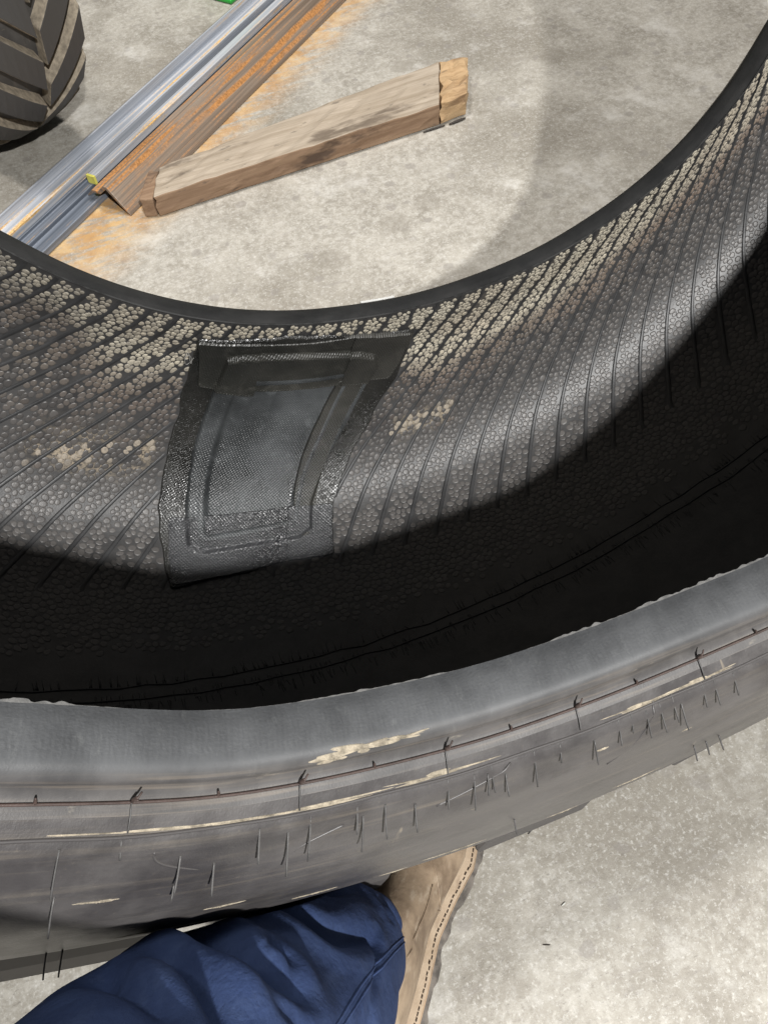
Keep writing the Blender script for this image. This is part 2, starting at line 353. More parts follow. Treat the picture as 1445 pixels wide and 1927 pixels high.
# lugs
def lug_mesh(rc, y0, ymid, R0, crown, wid, halfw, swp, depth, foot):
    """one curved lug from shoulder to past the centre; returns verts, faces (top = mat 0, flanks = mat 1)"""
    ts = np.linspace(0, 1, 11); V = []
    yy = y0 + (ymid - y0) * 1.08 * ts
    for k, y in enumerate(yy):
        rt_ = R0 - crown * ((y - ymid) / halfw) ** 2 + (.006 if k == 0 else 0)
        a = swp * (ts[k] ** .9); cw = wid * (1 - .15 * ts[k]); e = .010 if rc > .6 else .006
        for off, r in ((-cw - e, rt_ - depth), (-cw, rt_), (cw, rt_), (cw + e, rt_ - depth)):
            t_ = a + off / R0; V.append((r * math.sin(t_), y, -r * math.cos(t_)))
    for s in (0,):                                # buttress down the sidewall
        y = y0 - .014; r = R0 - crown * ((y0 - ymid) / halfw) ** 2 - depth * .95
        e = .008
        for off, rr in ((-wid - e, r - foot), (-wid, r), (wid, r), (wid + e, r - foot)):
            V.append((rr * math.sin(off / R0), y, -rr * math.cos(off / R0)))
    n = len(ts); Fc = []
    order = [n] + list(range(n))
    for p, q in zip(order[:-1], order[1:]):
        for j in range(3): Fc.append((p * 4 + j, p * 4 + j + 1, q * 4 + j + 1, q * 4 + j))
    e = order[-1] * 4; Fc.append((e, e + 1, e + 2, e + 3)); e = order[0] * 4; Fc.append((e + 3, e + 2, e + 1, e))
    return np.array(V), Fc
def bevel(o, wd, seg=2):
    b = o.modifiers.new('bevel', 'BEVEL'); b.width = wd; b.segments = seg; b.limit_method = 'ANGLE'; b.angle_limit = R(30)
LV, LF = lug_mesh(.9, .035, .245, .940, .024, .064, .185, R(13), .050, .030)
lugN = meshobj('tread_lug', LV, LF, M_TREAD, tyre, False); bevel(lugN, .004)
LV2, LF = lug_mesh(.9, .035, .245, .940, .024, .064, .185, R(13), .034, .010); LV2[:, 1] = .49 - LV2[:, 1]
lugF = meshobj('tread_lug', LV2, [tuple(reversed(f)) for f in LF], M_TREAD, tyre, False); bevel(lugF, .004)
def rotY(a): return Matrix.Rotation(-a, 4, 'Y')
lugN.matrix_local = rotY(R(-10.3)); lugF.matrix_local = rotY(R(5.6))
for k in range(1, 25):
    for src, ph in ((lugN, -10.3), (lugF, 5.6)):
        o = inst(src, 'tread_lug', tyre, rotY(R(ph + 14.4 * k))); bevel(o, .004)
# moulding line round the flange, its nubs and long whiskers
thl = np.linspace(-np.pi, np.pi, 900, endpoint=False)
thc = np.r_[thl, thl[:1]]
V, Fc = tube(PO.pos(np.full(901, .0520), thc, np.full(901, .0004)), .0009, 6)
meshobj('rim_line', V, Fc, M_LINE, tyre)
for s_, rad_, hh in ((.0688, .0011, .0001),):
    V, Fc = tube(PO.pos(np.full(901, s_) + .0004 * np.sin(thc * 37), thc, np.full(901, hh)), rad_, 6)
    meshobj('rim_ridge', V, Fc, M_SIDE, tyre)
nub = 0
for k in range(-16, 17):
    td = 1.4 + 4.72 * k; big = (k % 2 == 0); T0 = R(td)
    L = .013 if big else .006
    s0 = .0515; ts = np.linspace(0, 1, 7)
    if big:
        path = PO.pos(s0 - .012 * ts, T0 + R(.35) * ts ** 2 + R(.06) * np.sin(ts * 5), .0006 + .006 * np.sin(ts * 2.4))
        V, Fc = tube(path, .0009 * (1 - .6 * ts) + .0002, 5); meshobj('line_nub', V, Fc, M_LINE, tyre)
        path = PO.pos(s0 + .015 * ts, T0 + R(.10) * ts, .0008 + .0006 * np.sin(ts * 3)); V, Fc = tube(path, .0005, 5); meshobj('line_nub', V, Fc, M_HAIR, tyre)
    path = PO.pos(s0 - .004 * ts * (0.3 if big else 1), T0 + R(.30 if big else -.10) * ts, .0006 + .003 * ts)
    V, Fc = tube(path, .0011 * (1 - .5 * ts), 5); meshobj('line_nub', V, Fc, M_LINE, tyre)
# spew hairs of the near sidewall
HAIR = [(.068, -1.92, .018), (.071, -.05, .009), (.077, 2.36, .012), (.068, 4.27, .014), (.067, 5.24, .011), (.071, 6.36, .014), (.069, 7.39, .016), (.067, 8.38, .015), (.076, 8.88, .014), (.068, 10.7, .013), (.066, 11.56, .016), (.071, 13.07, .012), (.069, -7.92, .014), (.072, -6.15, .016), (.074, -5.25, .01), (.068, -4.94, .014), (.079, -3.98, .011), (.075, -12.09, .015), (.082, -10.06, .013), (.155, 10.81, .009), (.161, 11.85, .008), (.161, 12.81, .009), (.155, -2.19, .008), (.073, -29.96, .017), (.071, -27.01, .007), (.085, -23.76, .014), (.094, -21.82, .013), (.073, -19.62, .014), (.08, -17.91, .018), (.072, -16.66, .018), (.072, -13.82, .012), (.081, -13.39, .015), (.108, -29.41, .015), (.237, -27.56, .012), (.229, -26.93, .012), (.112, -23.58, .006), (.07, 17.5, .014), (.074, 20.2, .012), (.069, 23, .015), (.072, -36, .014), (.08, -39, .012)]
for s_, td, L in HAIR:
    ts = np.linspace(0, 1, 6)[:, None]; b = PO.pos(s_, R(td))
    ou = np.array([math.sin(R(td)), 0, -math.cos(R(td))])
    path = b + ts * np.array([0, -L * .8, 0]) + ts * ou * L * 1.25 + ts ** 2 * np.array([random.uniform(-.0012, .0012), 0, 0])
    V, Fc = tube(path, .0006, 5); meshobj('spew_hair', V, Fc, M_HAIR, tyre)
# one long curved whisker and raised moulding outlines on the sidewall
ts = np.linspace(0, 1, 24)
for s0, s1, t0, t1, bow in ((.066, .112, 7.0, 3.6, .9), (.072, .090, -3.6, -8.6, .8), (.080, .098, -25.2, -22.6, -.8), (.085, .10, -14.5, -17.5, -.5)):
    path = PO.pos(s0 + (s1 - s0) * ts, R(t0) + R(t1 - t0) * ts + R(bow) * np.sin(ts * np.pi), -.0003)
    V, Fc = tube(path, .0009, 6); meshobj('moulding_outline', V, Fc, M_SIDE, tyre)
# ragged trimmed flash on both toes
def flash(prof, sgn, amp, name, mat):
    n = 2400; t_ = np.linspace(-np.pi, np.pi, n, endpoint=False)
    hgt = amp * (1.1 + .55 * smooth_noise(n, 4, 1) + .5 * smooth_noise(n, 14, 2)); hgt = np.clip(hgt, .0002, amp * 2.2) * sst(-1.2, .6, smooth_noise(n, 90, 7))
    a = prof.pos(np.full(n, .0012), t_, -.0004); y = prof.p[0, 0]; r = prof.p[0, 1]
    b = dfm(y + sgn * hgt * .8 + 0 * t_, r - hgt * .5, t_); d_ = prof.pos(np.full(n, 0.0), t_, -.0015) + np.array([0, sgn * .0004, 0])
    V = np.stack([a, b, d_], 1).reshape(-1, 3)
    return meshobj(name, V, gridfaces(n, 3, True), mat, tyre, False)
flash(PO, 1, .0009, 'toe_flash', M_FLASH); flash(PF, -1, .0008, 'toe_flash', M_FARBEAD)
# dried sealant smear on the near bead and crumbs of dust
def blob(prof, s0, td, ls, lt, h, name, mat, seed):
    n, m = 40, 8; r = np.random.default_rng(seed); ph = np.linspace(0, 2 * np.pi, n, endpoint=False)
    rad = np.clip(1 + .42 * smooth_noise(n, 5, seed), .25, 2); V = []
    for j in range(m):
        f = 1 - j / (m - 1); hh = h * (1 - f ** 2) * (1 + .4 * r.normal(size=n)) - (.0006 if j == 0 else 0)
        V.append(prof.pos(s0 + ls * f * rad * np.sin(ph), R(td) + lt / .55 * f * rad * np.cos(ph), hh))
    V = np.stack(V, 1).reshape(-1, 3); return meshobj(name, V, gridfaces(n, m, True), mat, tyre)
blob(PO, .034, -13.8, .003, .022, .0010, 'sealant_smear', M_DUST, 21); blob(PO, .0365, -15.6, .0022, .012, .0012, 'sealant_smear', M_DUST, 22)
blob(PO, .033, -11.0, .0012, .018, .0007, 'sealant_smear', M_DUST, 23); blob(PO, .0655, -9.0, .0016, .030, .0008, 'sealant_smear', M_DUST, 24)
blob(PO, .0665, -17.0, .0010, .05, .0007, 'sealant_smear', M_DUST, 25); blob(PO, .0660, 6.0, .0012, .03, .0006, 'sealant_smear', M_DUST, 26)
for k_, (s_, td_, lt_) in enumerate([(.205, -14, .03), (.215, -9, .02), (.20, -5, .035), (.215, 2.5, .02), (.19, 7, .03), (.165, -20, .02), (.12, -27, .02), (.105, -6, .008), (.09, 3, .006), (.11, 9.5, .006), (.21, -22, .04)]):
    blob(PO, s_, td_, .0010, lt_ * .45, .0004, 'dust_scuff', M_DUST, 60 + k_)
blob(PO, .0665, -26.5, .0009, .06, .0006, 'sealant_smear', M_DUST, 27); blob(PO, .066, 11.0, .0012, .025, .0006, 'sealant_smear', M_DUST, 28)
# white strip stuck to the far bead heel
tt = np.linspace(R(-1.9), R(2.4), 12); A_ = PF.pos(np.full(12, .034), tt, .0005); B_ = PF.pos(np.full(12, .044), tt, .0012); C_ = B_ + np.array([0, .002, -.001]); D_ = A_ + np.array([0, .002, .0012])
meshobj('white_label', np.stack([A_, B_, C_, D_], 1).reshape(-1, 3), gridfaces(12, 4).tolist() + [(i * 4 + 3, i * 4, i * 4 + 4, i * 4 + 7) for i in range(11)], m_plain('white_paper', (.7, .69, .66), .6, .1), tyre, False)

# ---- liner ribs
RS = np.array([.004, .02, .08, .13, .165, .2, .25, .3, .34, .40]); RT = np.array([.15, 0, -1.6, -3.5, -5.5, -7.6, -10.6, -13.4, -15.3, -18.0])
def ribth(s_): return np.interp(s_, RS, RT)
PATCH = [(.049, -20.28), (.030, -9.47), (.044, -2.7), (.059, 4.97), (.105, 5.3), (.154, 4.92), (.227, 2.33), (.286, .26), (.339, -1.21), (.384, -1.72), (.380, -6.18), (.389, -12.0), (.399, -16.12), (.339, -16.49), (.283, -16.79), (.201, -17.55), (.132, -18.74)]
def inpoly(s_, t_, poly, grow=1.0):
    P = np.array(poly); c_ = P.mean(0); P = c_ + (P - c_) * grow; x1, y1 = P[:, 0], P[:, 1]; x2, y2 = np.roll(x1, -1), np.roll(y1, -1)
    res = np.zeros(np.shape(s_), bool)
    for a, b, c2, d in zip(x1, y1, x2, y2):
        cond = (b > t_) != (d > t_); xi = a + (t_ - b) / (d - b + 1e-12) * (c2 - a); res ^= cond & (s_ < xi)
    return res
ss = np.linspace(.006, .40, 60); k7 = np.hanning(9); k7 /= k7.sum()
rth = np.convolve(np.pad(ribth(ss), 4, mode='edge'), k7, 'valid')
SPAC = 3.05; N_R = 118
for k in range(N_R):
    td = 13.2 + SPAC * (k - 40); tds = td + rth
    tw = (tds + 180) % 360 - 180
    keep = ~inpoly(ss, tw, PATCH, .97)
    segs = np.split(np.arange(60), np.where(np.diff(keep.astype(int)) != 0)[0] + 1)
    Vs, Fs, off = [], [], 0
    for sg in segs:
        if not keep[sg[0]] or len(sg) < 3: continue
        s_, t_ = ss[sg], np.radians(tds[sg])
        # low flat-topped rib: 4-point section with its own flanks
        rows = []
        for dw, h in ((-.0032, -.0004), (-.0021, .0013), (-.0009, .0015), (.0009, .0015), (.0021, .0013), (.0032, -.0004)):
            rows.append(PL.pos(s_, t_ + dw / .72, h * np.minimum(1, np.minimum(np.arange(len(sg)) + .3, len(sg) - 1 - np.arange(len(sg)) + .3) / 3)))
        meshobj('liner_rib', np.stack(rows, 1).reshape(-1, 3), gridfaces(len(sg), 6), M_RIB, tyre)
# ---- pebbles of the liner (Voronoi cobbles)
ds, da, RA = .0067, .0077, .74
sites = []
th0, th1 = R(-80), R(105)
rows = np.arange(.013, .484, ds)
for i, s_ in enumerate(rows):
    a_ = np.arange(th0 * RA, th1 * RA, da) + (i % 2) * da / 2
    sites.append(np.stack([s_ + rng.uniform(-.42, .42, len(a_)) * ds, a_ + rng.uniform(-.42, .42, len(a_)) * da], -1))
sites = np.vstack(sites)
td_s = np.degrees(sites[:, 1] / RA)
rel = (td_s - np.interp(sites[:, 0], ss, rth) - 13.2) / SPAC
drib = np.abs(rel - np.round(rel)) * SPAC * math.pi / 180 * .74
ok = ((drib > .0050) | (sites[:, 0] > .40)) & ~inpoly(sites[:, 0], td_s, PATCH, 1.02)
ok &= ~((sites[:, 0] > .46) & (rng.random(len(sites)) < .4))
sites = sites[ok]
tri = geometry.delaunay_2d_cdt([Vector(p) for p in sites], [], [], 0, 1e-7)
pv = np.array([tuple(v) for v in tri[0]]); Tn = np.array([f for f in tri[2] if len(f) == 3])
A, B, C = pv[Tn[:, 0]], pv[Tn[:, 1]], pv[Tn[:, 2]]
dd = 2 * (A[:, 0] * (B[:, 1] - C[:, 1]) + B[:, 0] * (C[:, 1] - A[:, 1]) + C[:, 0] * (A[:, 1] - B[:, 1])); dd = np.where(np.abs(dd) < 1e-12, 1e-12, dd)
a2, b2, c2 = (A ** 2).sum(1), (B ** 2).sum(1), (C ** 2).sum(1)
CC = np.stack([(a2 * (B[:, 1] - C[:, 1]) + b2 * (C[:, 1] - A[:, 1]) + c2 * (A[:, 1] - B[:, 1])) / dd, (a2 * (C[:, 0] - B[:, 0]) + b2 * (A[:, 0] - C[:, 0]) + c2 * (B[:, 0] - A[:, 0])) / dd], -1)
inc = [[] for _ in range(len(pv))]
for i, f in enumerate(Tn.tolist()):
    inc[f[0]].append(i); inc[f[1]].append(i); inc[f[2]].append(i)
NP = 10; ring = []; cen = []
phi = np.arange(NP) * 2 * np.pi / NP
for i in range(len(pv)):
    if len(inc[i]) < 3: continue
    q = CC[inc[i]] - pv[i]; an = np.arctan2(q[:, 1], q[:, 0]); q = q[np.argsort(an)]
    rr = np.hypot(q[:, 0], q[:, 1]); q = q * (np.minimum(rr, .0053) / (rr + 1e-12))[:, None]
    q = np.roll(np.stack([.75 * q + .25 * np.roll(q, -1, 0), .25 * q + .75 * np.roll(q, -1, 0)], 1).reshape(-1, 2), 0, 0)
    an = np.arctan2(q[:, 1], q[:, 0]); rr = np.hypot(q[:, 0], q[:, 1]); o_ = np.argsort(an)
    r12 = np.interp(phi - np.pi, an[o_], rr[o_], period=2 * np.pi)
    ring.append(np.stack([np.cos(phi - np.pi) * r12, np.sin(phi - np.pi) * r12], -1)); cen.append(pv[i])
ring = np.array(ring); cen = np.array(cen); n = len(cen)
hv = rng.uniform(.75, 1.2, n)[:, None]; shr = rng.uniform(.86, 1.10, n)[:, None, None]
flat = sst(.27, .36, cen[:, 0])[:, None]
def lay(sc_, h):
    p = cen[:, None] + ring * shr * sc_
    return PL.pos(p[..., 0].ravel(), (p[..., 1] / RA).ravel(), np.broadcast_to(h, (n, p.shape[1])).ravel()).reshape(n, -1, 3)
Ra = lay(1.0, -.0004); Rb2 = lay(.87, (.00050 - .00016 * flat) * hv); Rc = lay(.60, (.00068 - .00034 * flat) * hv)
Ctr = PL.pos(cen[:, 0], cen[:, 1] / RA, ((.00069 - .00034 * flat) * hv).ravel())[:, None]
PV = np.concatenate([Ra, Rb2, Rc, Ctr], 1).reshape(-1, 3); per = NP * 3 + 1
j = np.arange(NP); j2 = (j + 1) % NP
fq = np.concatenate([np.stack([j, j2, NP + j2, NP + j], -1), np.stack([NP + j, NP + j2, 2 * NP + j2, 2 * NP + j], -1)])
ft = np.stack([2 * NP + j, 2 * NP + j2, np.full(NP, 3 * NP)], -1)
base = (np.arange(n) * per)[:, None, None]
FQ = (fq[None] + base).reshape(-1, 4).tolist() + (ft[None] + base).reshape(-1, 3).tolist()
tdc = np.degrees(cen[:, 1] / RA); sC = cen[:, 0]
nz = noise2(sC, tdc, 11, 40, .25)
lim = np.interp(tdc, [-60, -34, -26, -18, 4, 10, 25, 40, 50, 60], [.02, .06, .125, .12, .125, .14, .135, .105, .11, .13]) + .016 * nz
amt = np.interp(tdc, [-60, -40, -30, -22, -5, 8, 30, 60], [.20, .40, .70, .85, .98, 1.0, 1.0, 1.0])
dst = amt * (1 - sst(-.035, .06, sC - lim)) * rng.uniform(.5, 1.0, n) ** .8
wb = sst(-.03, .0, sC - lim) * (1 - sst(.03, .075, sC - lim)) * np.interp(tdc, [-40, -25, -15, 8, 20, 36, 60], [.1, .35, .3, .35, .6, .9, .9])
dst = np.maximum(dst, .75 * wb * rng.uniform(.4, 1, n))
dst = np.maximum(dst, .20 * (1 - sst(.1, .26, sC)) * (rng.random(n) < .6))
brn = np.clip(sst(-.02, .035, sC - lim) * .9 + .15 * nz, 0, 1)
smr = 1.2 * np.exp(-(((sC - .234) / .011) ** 2)) * ((tdc > 5.5) & (tdc < 13)) * (rng.random(n) < .5)
smr = smr + 1.3 * np.exp(-(((sC - .224 + .0020 * (tdc + 20)) / .010) ** 2)) * ((tdc > -29) & (tdc < -18.6)) * (rng.random(n) < .42)
dst = np.maximum(dst, np.clip(smr, 0, .55)); brn = np.where(smr > .2, .45, brn)
tone = np.clip(rng.uniform(0, .7, n) + .3 * sst(.2, .3, sC), 0, 1)
rep = lambda a: np.repeat(a, per)
top = np.tile(np.r_[np.zeros(NP), np.full(NP, .8), np.ones(NP + 1)], n)
tag(meshobj('liner_pebbles', PV, FQ, M_PEB, tyre, True, None, {'dust': rep(np.clip(dst, 0, 1)), 'brown': rep(brn), 'tone': rep(tone), 'top': top}), kind='stuff')
# ---- moulding seam with combed whiskers along the crown
for s_ in (.514, .530):
    ths = np.linspace(R(-80), R(105), 500)
    V, Fc = tube(PL.pos(s_ + .0025 * np.interp(np.arange(500), np.arange(0, 500, 5), rng.normal(size=100)) * .5 + .018 * sst(R(30), R(-30), ths), ths, .0004), .0008, 5); meshobj('crown_seam', V, Fc, M_RIB, tyre)
Vs, Fs, off = [], [], 0
for k in range(1150):
    td = rng.uniform(-80, 105); rowk = rng.choice(3, p=[.34, .33, .33]); sh_ = .018 * float(sst(30, -30, td)); L = rng.uniform(.005, .016)
    s0 = (.512, .524, .536)[rowk] + sh_; s1 = s0 - L if rowk == 0 else s0 + L
    tq = np.linspace(0, 1, 4); V, Fc = tube(PL.pos(s0 + (s1 - s0) * tq, R(td) + R(rng.normal() * .08) * tq, .0003), .0006 * (1 - .7 * tq), 4)
    Vs.append(V); Fs += [tuple(np.array(f) + off) for f in Fc]; off += len(V)
tag(meshobj('seam_whiskers', np.vstack(Vs), [tuple(int(x) for x in f) for f in Fs], M_RIB, tyre), kind='stuff')

# ---- repair patch
def sdist(s_, t_, poly):
    """signed distance (m, inside positive) to an outline given in (arc, degrees)"""
    P = np.array(poly, float); P = np.stack([P[:, 0], P[:, 1] * .0126], -1); X_ = np.stack([s_, t_ * .0126], -1); best = np.full(np.shape(s_), 9.0)
    for a, b in zip(P, np.roll(P, -1, 0)):
        ab = b - a; u = np.clip(((X_ - a) @ ab) / (ab @ ab), 0, 1); best = np.minimum(best, np.linalg.norm(X_ - a - u[..., None] * ab, axis=-1))
    return np.where(inpoly(s_, t_, poly), best, -best)
BODY = [(.104, -16.0), (.075, -16.3), (.066, -14.8), (.066, -8.5), (.078, -1.2), (.092, .9), (.118, 1.83), (.201, .29), (.267, -1.67), (.306, -2.84), (.342, -3.3), (.352, -4.5), (.352, -9.3), (.356, -13.2), (.345, -14.3), (.271, -14.59), (.180, -15.39)]
INNER = [(.125, -13.6), (.125, -1.9), (.205, -2.9), (.262, -4.1), (.322, -5.0), (.330, -12.6), (.250, -12.9)]
def under(s_, t_, lvl):
    """height of the patch build-up below a layer"""
    h = np.full(np.shape(s_), .0024)
    if lvl >= 1: h = h + .0066 * sst(-.0025, .0030, sdist(s_, t_, BODY))
    if lvl >= 2: h = h - .0030 * sst(-.003, .003, sdist(s_, t_, INNER)) + .0022 * np.exp(-((sdist(s_, t_, INNER) + .006) / .004) ** 2)
    return h + .0004 * noise2(s_, t_, 41, 45, .5)
def sheet(name, outline, lvl, add, mat, parent, n=160, seed=0, wob=.0006):
    P = np.array(outline, float); Q = np.vstack([P, P[:1]]); L = np.r_[0, np.cumsum(np.hypot(np.diff(Q[:, 0]), np.diff(Q[:, 1]) * .0126))]
    u = np.linspace(0, L[-1], n, endpoint=False); O = np.stack([np.interp(u, L, Q[:, 0]), np.interp(u, L, Q[:, 1])], -1)
    for _ in range(2): O = .5 * O + .25 * np.roll(O, 1, 0) + .25 * np.roll(O, -1, 0)
    O[:, 0] += wob * smooth_noise(n, 7, seed); O[:, 1] += wob / .0126 * smooth_noise(n, 7, seed + 1)
    rings = np.r_[1, 1, .992, .98, np.linspace(.96, .04, 34)]
    c_ = O.mean(0); V, UV = [], []
    for k, f in enumerate(rings):
        p = c_ + (O - c_) * (f * (1.006 if k == 0 else 1)); hh = under(p[:, 0], p[:, 1], lvl) + (add if k else -.0030)
        if k in (2, 3): hh = hh + .00035
        V.append(PL.pos(p[:, 0], np.radians(p[:, 1]), hh)); UV.append(np.stack([p[:, 1] * .0126, p[:, 0]], -1))
    V = np.stack(V, 1).reshape(-1, 3); UV = np.stack(UV, 1).reshape(-1, 2); m = len(rings)
    Fs = gridfaces(n, m, True).tolist() + [tuple(i * m + m - 1 for i in range(n))]
    return meshobj(name, V, Fs, mat, parent, True, UV)
pb = sheet('repair_patch', PATCH, 0, .0004, M_PBASE, tyre, 260, 1, .0009)
tag(pb, 'black rubber repair patch with overlapping strips')
sheet('patch_body', BODY, 2, .0008, M_PBODY, pb, 260, 3, .0004)
strips = [([(.045, -13.9), (.042, -2.2), (.136, -1.5), (.132, -11.9)], .0016, 1), ([(.049, -20.2), (.042, -13.44), (.139, -11.5), (.132, -17.5)], .0030, 1), ([(.039, -2.68), (.060, 4.75), (.118, 4.7), (.147, 3.98), (.136, -2.05)], .0032, 1),
          ([(.128, -2.4), (.130, .9), (.240, -1.3), (.312, -2.4), (.350, -3.2), (.352, -5.0), (.318, -4.8), (.244, -4.1)], .0022, 1),
          ([(.306, -15.9), (.306, -5.0), (.380, -6.0), (.389, -11.54), (.397, -16.0)], .0016, 0), ([(.306, -5.16), (.314, -.8), (.384, -1.9), (.380, -6.03)], .0026, 0)]
for i, (o_, h, k) in enumerate(strips):
    sheet('cover_strip', o_, 1, h, M_PSTRIP if k else M_PCEM, pb, 160, 10 + i, .0003)
# frayed rubber lint at the patch corner
V, Fc = tube(PL.pos(.085 + .012 * np.sin(np.linspace(0, 14, 60)) * np.linspace(1, .3, 60), np.radians(-20.1 + .5 * np.cos(np.linspace(0, 11, 60))), .003 + .003 * np.sin(np.linspace(0, 9, 60)) ** 2), .0004, 4)
meshobj('rubber_lint', V, Fc, m_plain('lint', (.35, .34, .32), .7), tyre)

# ------------------------------------------------------------------ second tyre behind the steel
t2 = empty('field_tyre', Matrix.Translation((-.455, 1.555, .364)) @ Matrix.Rotation(math.atan2(.48, .88) - math.pi / 2, 4, 'Z') @ Matrix.Scale(.72, 4))
tag(t2, 'smaller upright tyre with dusty chevron lugs beside the steel bars', 'tyre')
M_T2 = m_rubber('field_tyre_rubber', (.050, .048, .047), (.075, .071, .068), (.20, .17, .13), .3, .55, (6, 30))
M_T2D = m_plain('dusty_flank', (.27, .23, .175), .8, .35, 60)
prof = catmull([(-.10, .30), (-.145, .33), (-.155, .39), (-.135, .445), (-.10, .465), (0, .472), (.10, .465), (.135, .445), (.155, .39), (.145, .33), (.10, .30)], 8)
th = np.linspace(-np.pi, np.pi, 160, endpoint=False); ny = len(prof)
V = np.stack([np.outer(np.sin(th), prof[:, 1]), np.tile(prof[:, 0], (160, 1)), -np.outer(np.cos(th), prof[:, 1])], -1).reshape(-1, 3)
meshobj('carcass', V, gridfaces(160, ny, True), M_T2, t2, True, np.stack([np.repeat(th, ny) * .45, np.tile(prof[:, 0], 160)], -1))
def lug2(side):
    ts = np.linspace(0, 1, 7); V = []
    for k, t in enumerate(ts):
        y = side * (.142 - .137 * t); rt_ = .505 - .022 * (abs(y) / .142) ** 2; a = R(17) * t; wd = .047
        for off, r in ((-wd - .012, rt_ - .040), (-wd, rt_), (wd, rt_), (wd + .012, rt_ - .040)):
            q = -a + off / .5; V.append((r * math.sin(q), y, -r * math.cos(q)))
    y = side * .158; r = .44
    for off, rr in ((-.055, r - .03), (-.05, r), (.05, r), (.055, r - .03)): V.append((rr * math.sin(off / .5), y, -rr * math.cos(off / .5)))
    order = [7] + list(range(7)); Fc = []
    for p, q in zip(order[:-1], order[1:]):
        for j_ in range(3): Fc.append((p * 4 + j_, p * 4 + j_ + 1, q * 4 + j_ + 1, q * 4 + j_))
    e = 24; Fc.append((e, e + 1, e + 2, e + 3)); e = 28; Fc.append((e + 3, e + 2, e + 1, e))
    if side < 0: Fc = [tuple(reversed(f)) for f in Fc]
    o = meshobj('tread_lug', V, Fc, M_T2, t2, False, mats=[M_T2, M_T2D])
    for i_, p_ in enumerate(o.data.polygons):
        if i_ >= len(Fc) - 2 or (i_ % 3) != 1: p_.material_index = 1
    bevel(o, .003); return o
NL = 20
for side, ph in ((1, 0), (-1, .5)):
    src = lug2(side); src.matrix_local = rotY(ph * 2 * math.pi / NL)
    for k in range(1, NL): bevel(inst(src, 'tread_lug', t2, rotY((k + ph) * 2 * math.pi / NL)), .003)

# ------------------------------------------------------------------ steel stock on the floor
ang = math.atan2(DV[1], DV[0])
def extr(name, sections, d0, d1, mat, label, cat, group=None):
    """bar extruded along the steel direction; section = (offset across, z) polygon"""
    root = None
    for sec in sections:
        n_ = len(sec); ds_ = np.linspace(0, d1 - d0, 2); V = []
        for d in ds_:
            for o_, z in sec: V.append((d, -o_, z))
        Fc = [(i, (i + 1) % n_, n_ + (i + 1) % n_, n_ + i) for i in range(n_)] + [tuple(range(n_))[::-1], tuple(range(n_, 2 * n_))]
        o = meshobj(name, V, Fc, mat, None, False)
        bevel(o, .0012)
        o.matrix_world = Matrix.Translation((P0[0] + DV[0] * d0, P0[1] + DV[1] * d0, 0)) @ Matrix.Rotation(ang, 4, 'Z')
        tag(o, label, cat, group)
    return o
S_PALE = m_steel('mill_scale_sheen', (.32, .345, .39), (.60, .62, .66), (.44, .27, .09), .28, .2, .34)  # mill scale with the pale shine of reflected lamps put into its colour
S_DARK = m_steel('dark_mill_scale', (.09, .105, .13), (.20, .225, .27), (.44, .27, .10), .26, .15, .38)
S_RUST = m_steel('rusty_steel', (.16, .12, .09), (.30, .24, .19), (.27, .125, .040), .42, .1, .45)
S_TAN = m_steel('dull_steel', (.15, .13, .11), (.25, .22, .19), (.22, .15, .08), .4, .3, .6)
def chan(o0, o1, z0, h, t):    # U channel, flanges up
    return [(o0, z0), (o1, z0), (o1, z0 + h), (o1 - t, z0 + h), (o1 - t, z0 + t), (o0 + t, z0 + t), (o0 + t, z0 + h), (o0, z0 + h)]
extr('flat_bar', [[(-.012, .001), (.013, .001), (.013, .007), (-.012, .007)]], -.75, 2.3, S_TAN, 'dull brown flat bar lying along the outer edge of the steel', 'steel bar')
extr('steel_channel', [chan(.016, .076, .001, .026, .005)], -.80, 2.4, S_PALE, 'steel channel coloured with a pale blue sheen next to the flat bar', 'steel bar')
extr('steel_channel', [[(.080, .001), (.152, .001), (.152, .014), (.147, .014), (.147, .008), (.116, .008), (.116, .017), (.109, .017), (.109, .008), (.085, .008), (.085, .014), (.080, .014)]], -.85, 2.3, S_DARK, 'dark blue ribbed steel section running under the short bars', 'steel bar')
tb = extr('square_bar', [[(.106, .018), (.124, .018), (.124, .034), (.106, .034)]], .16, 2.2, S_PALE, 'narrow pale square bar with a yellow painted end', 'steel bar')
yt = meshobj('painted_end', [(-.0015, -.1055, .0175), (-.0015, -.1245, .0175), (-.0015, -.1245, .0345), (-.0015, -.1055, .0345), (.004, -.1055, .0175), (.004, -.1245, .0175), (.004, -.1245, .0345), (.004, -.1055, .0345)], [(0, 1, 2, 3), (7, 6, 5, 4), (0, 4, 5, 1), (3, 2, 6, 7), (0, 3, 7, 4), (1, 5, 6, 2)], m_plain('yellow_paint', (.62, .58, .12), .5), tb, False)
extr('angle_iron', [[(.1290, .0185), (.133, .0175), (.150, .030), (.166, .030), (.186, .046), (.224, .0015), (.230, .0015), (.191, .053), (.182, .053), (.163, .036), (.148, .036)]], .125, 2.3, S_RUST, 'rusty angle iron lying ridge up next to the wooden block', 'steel bar')

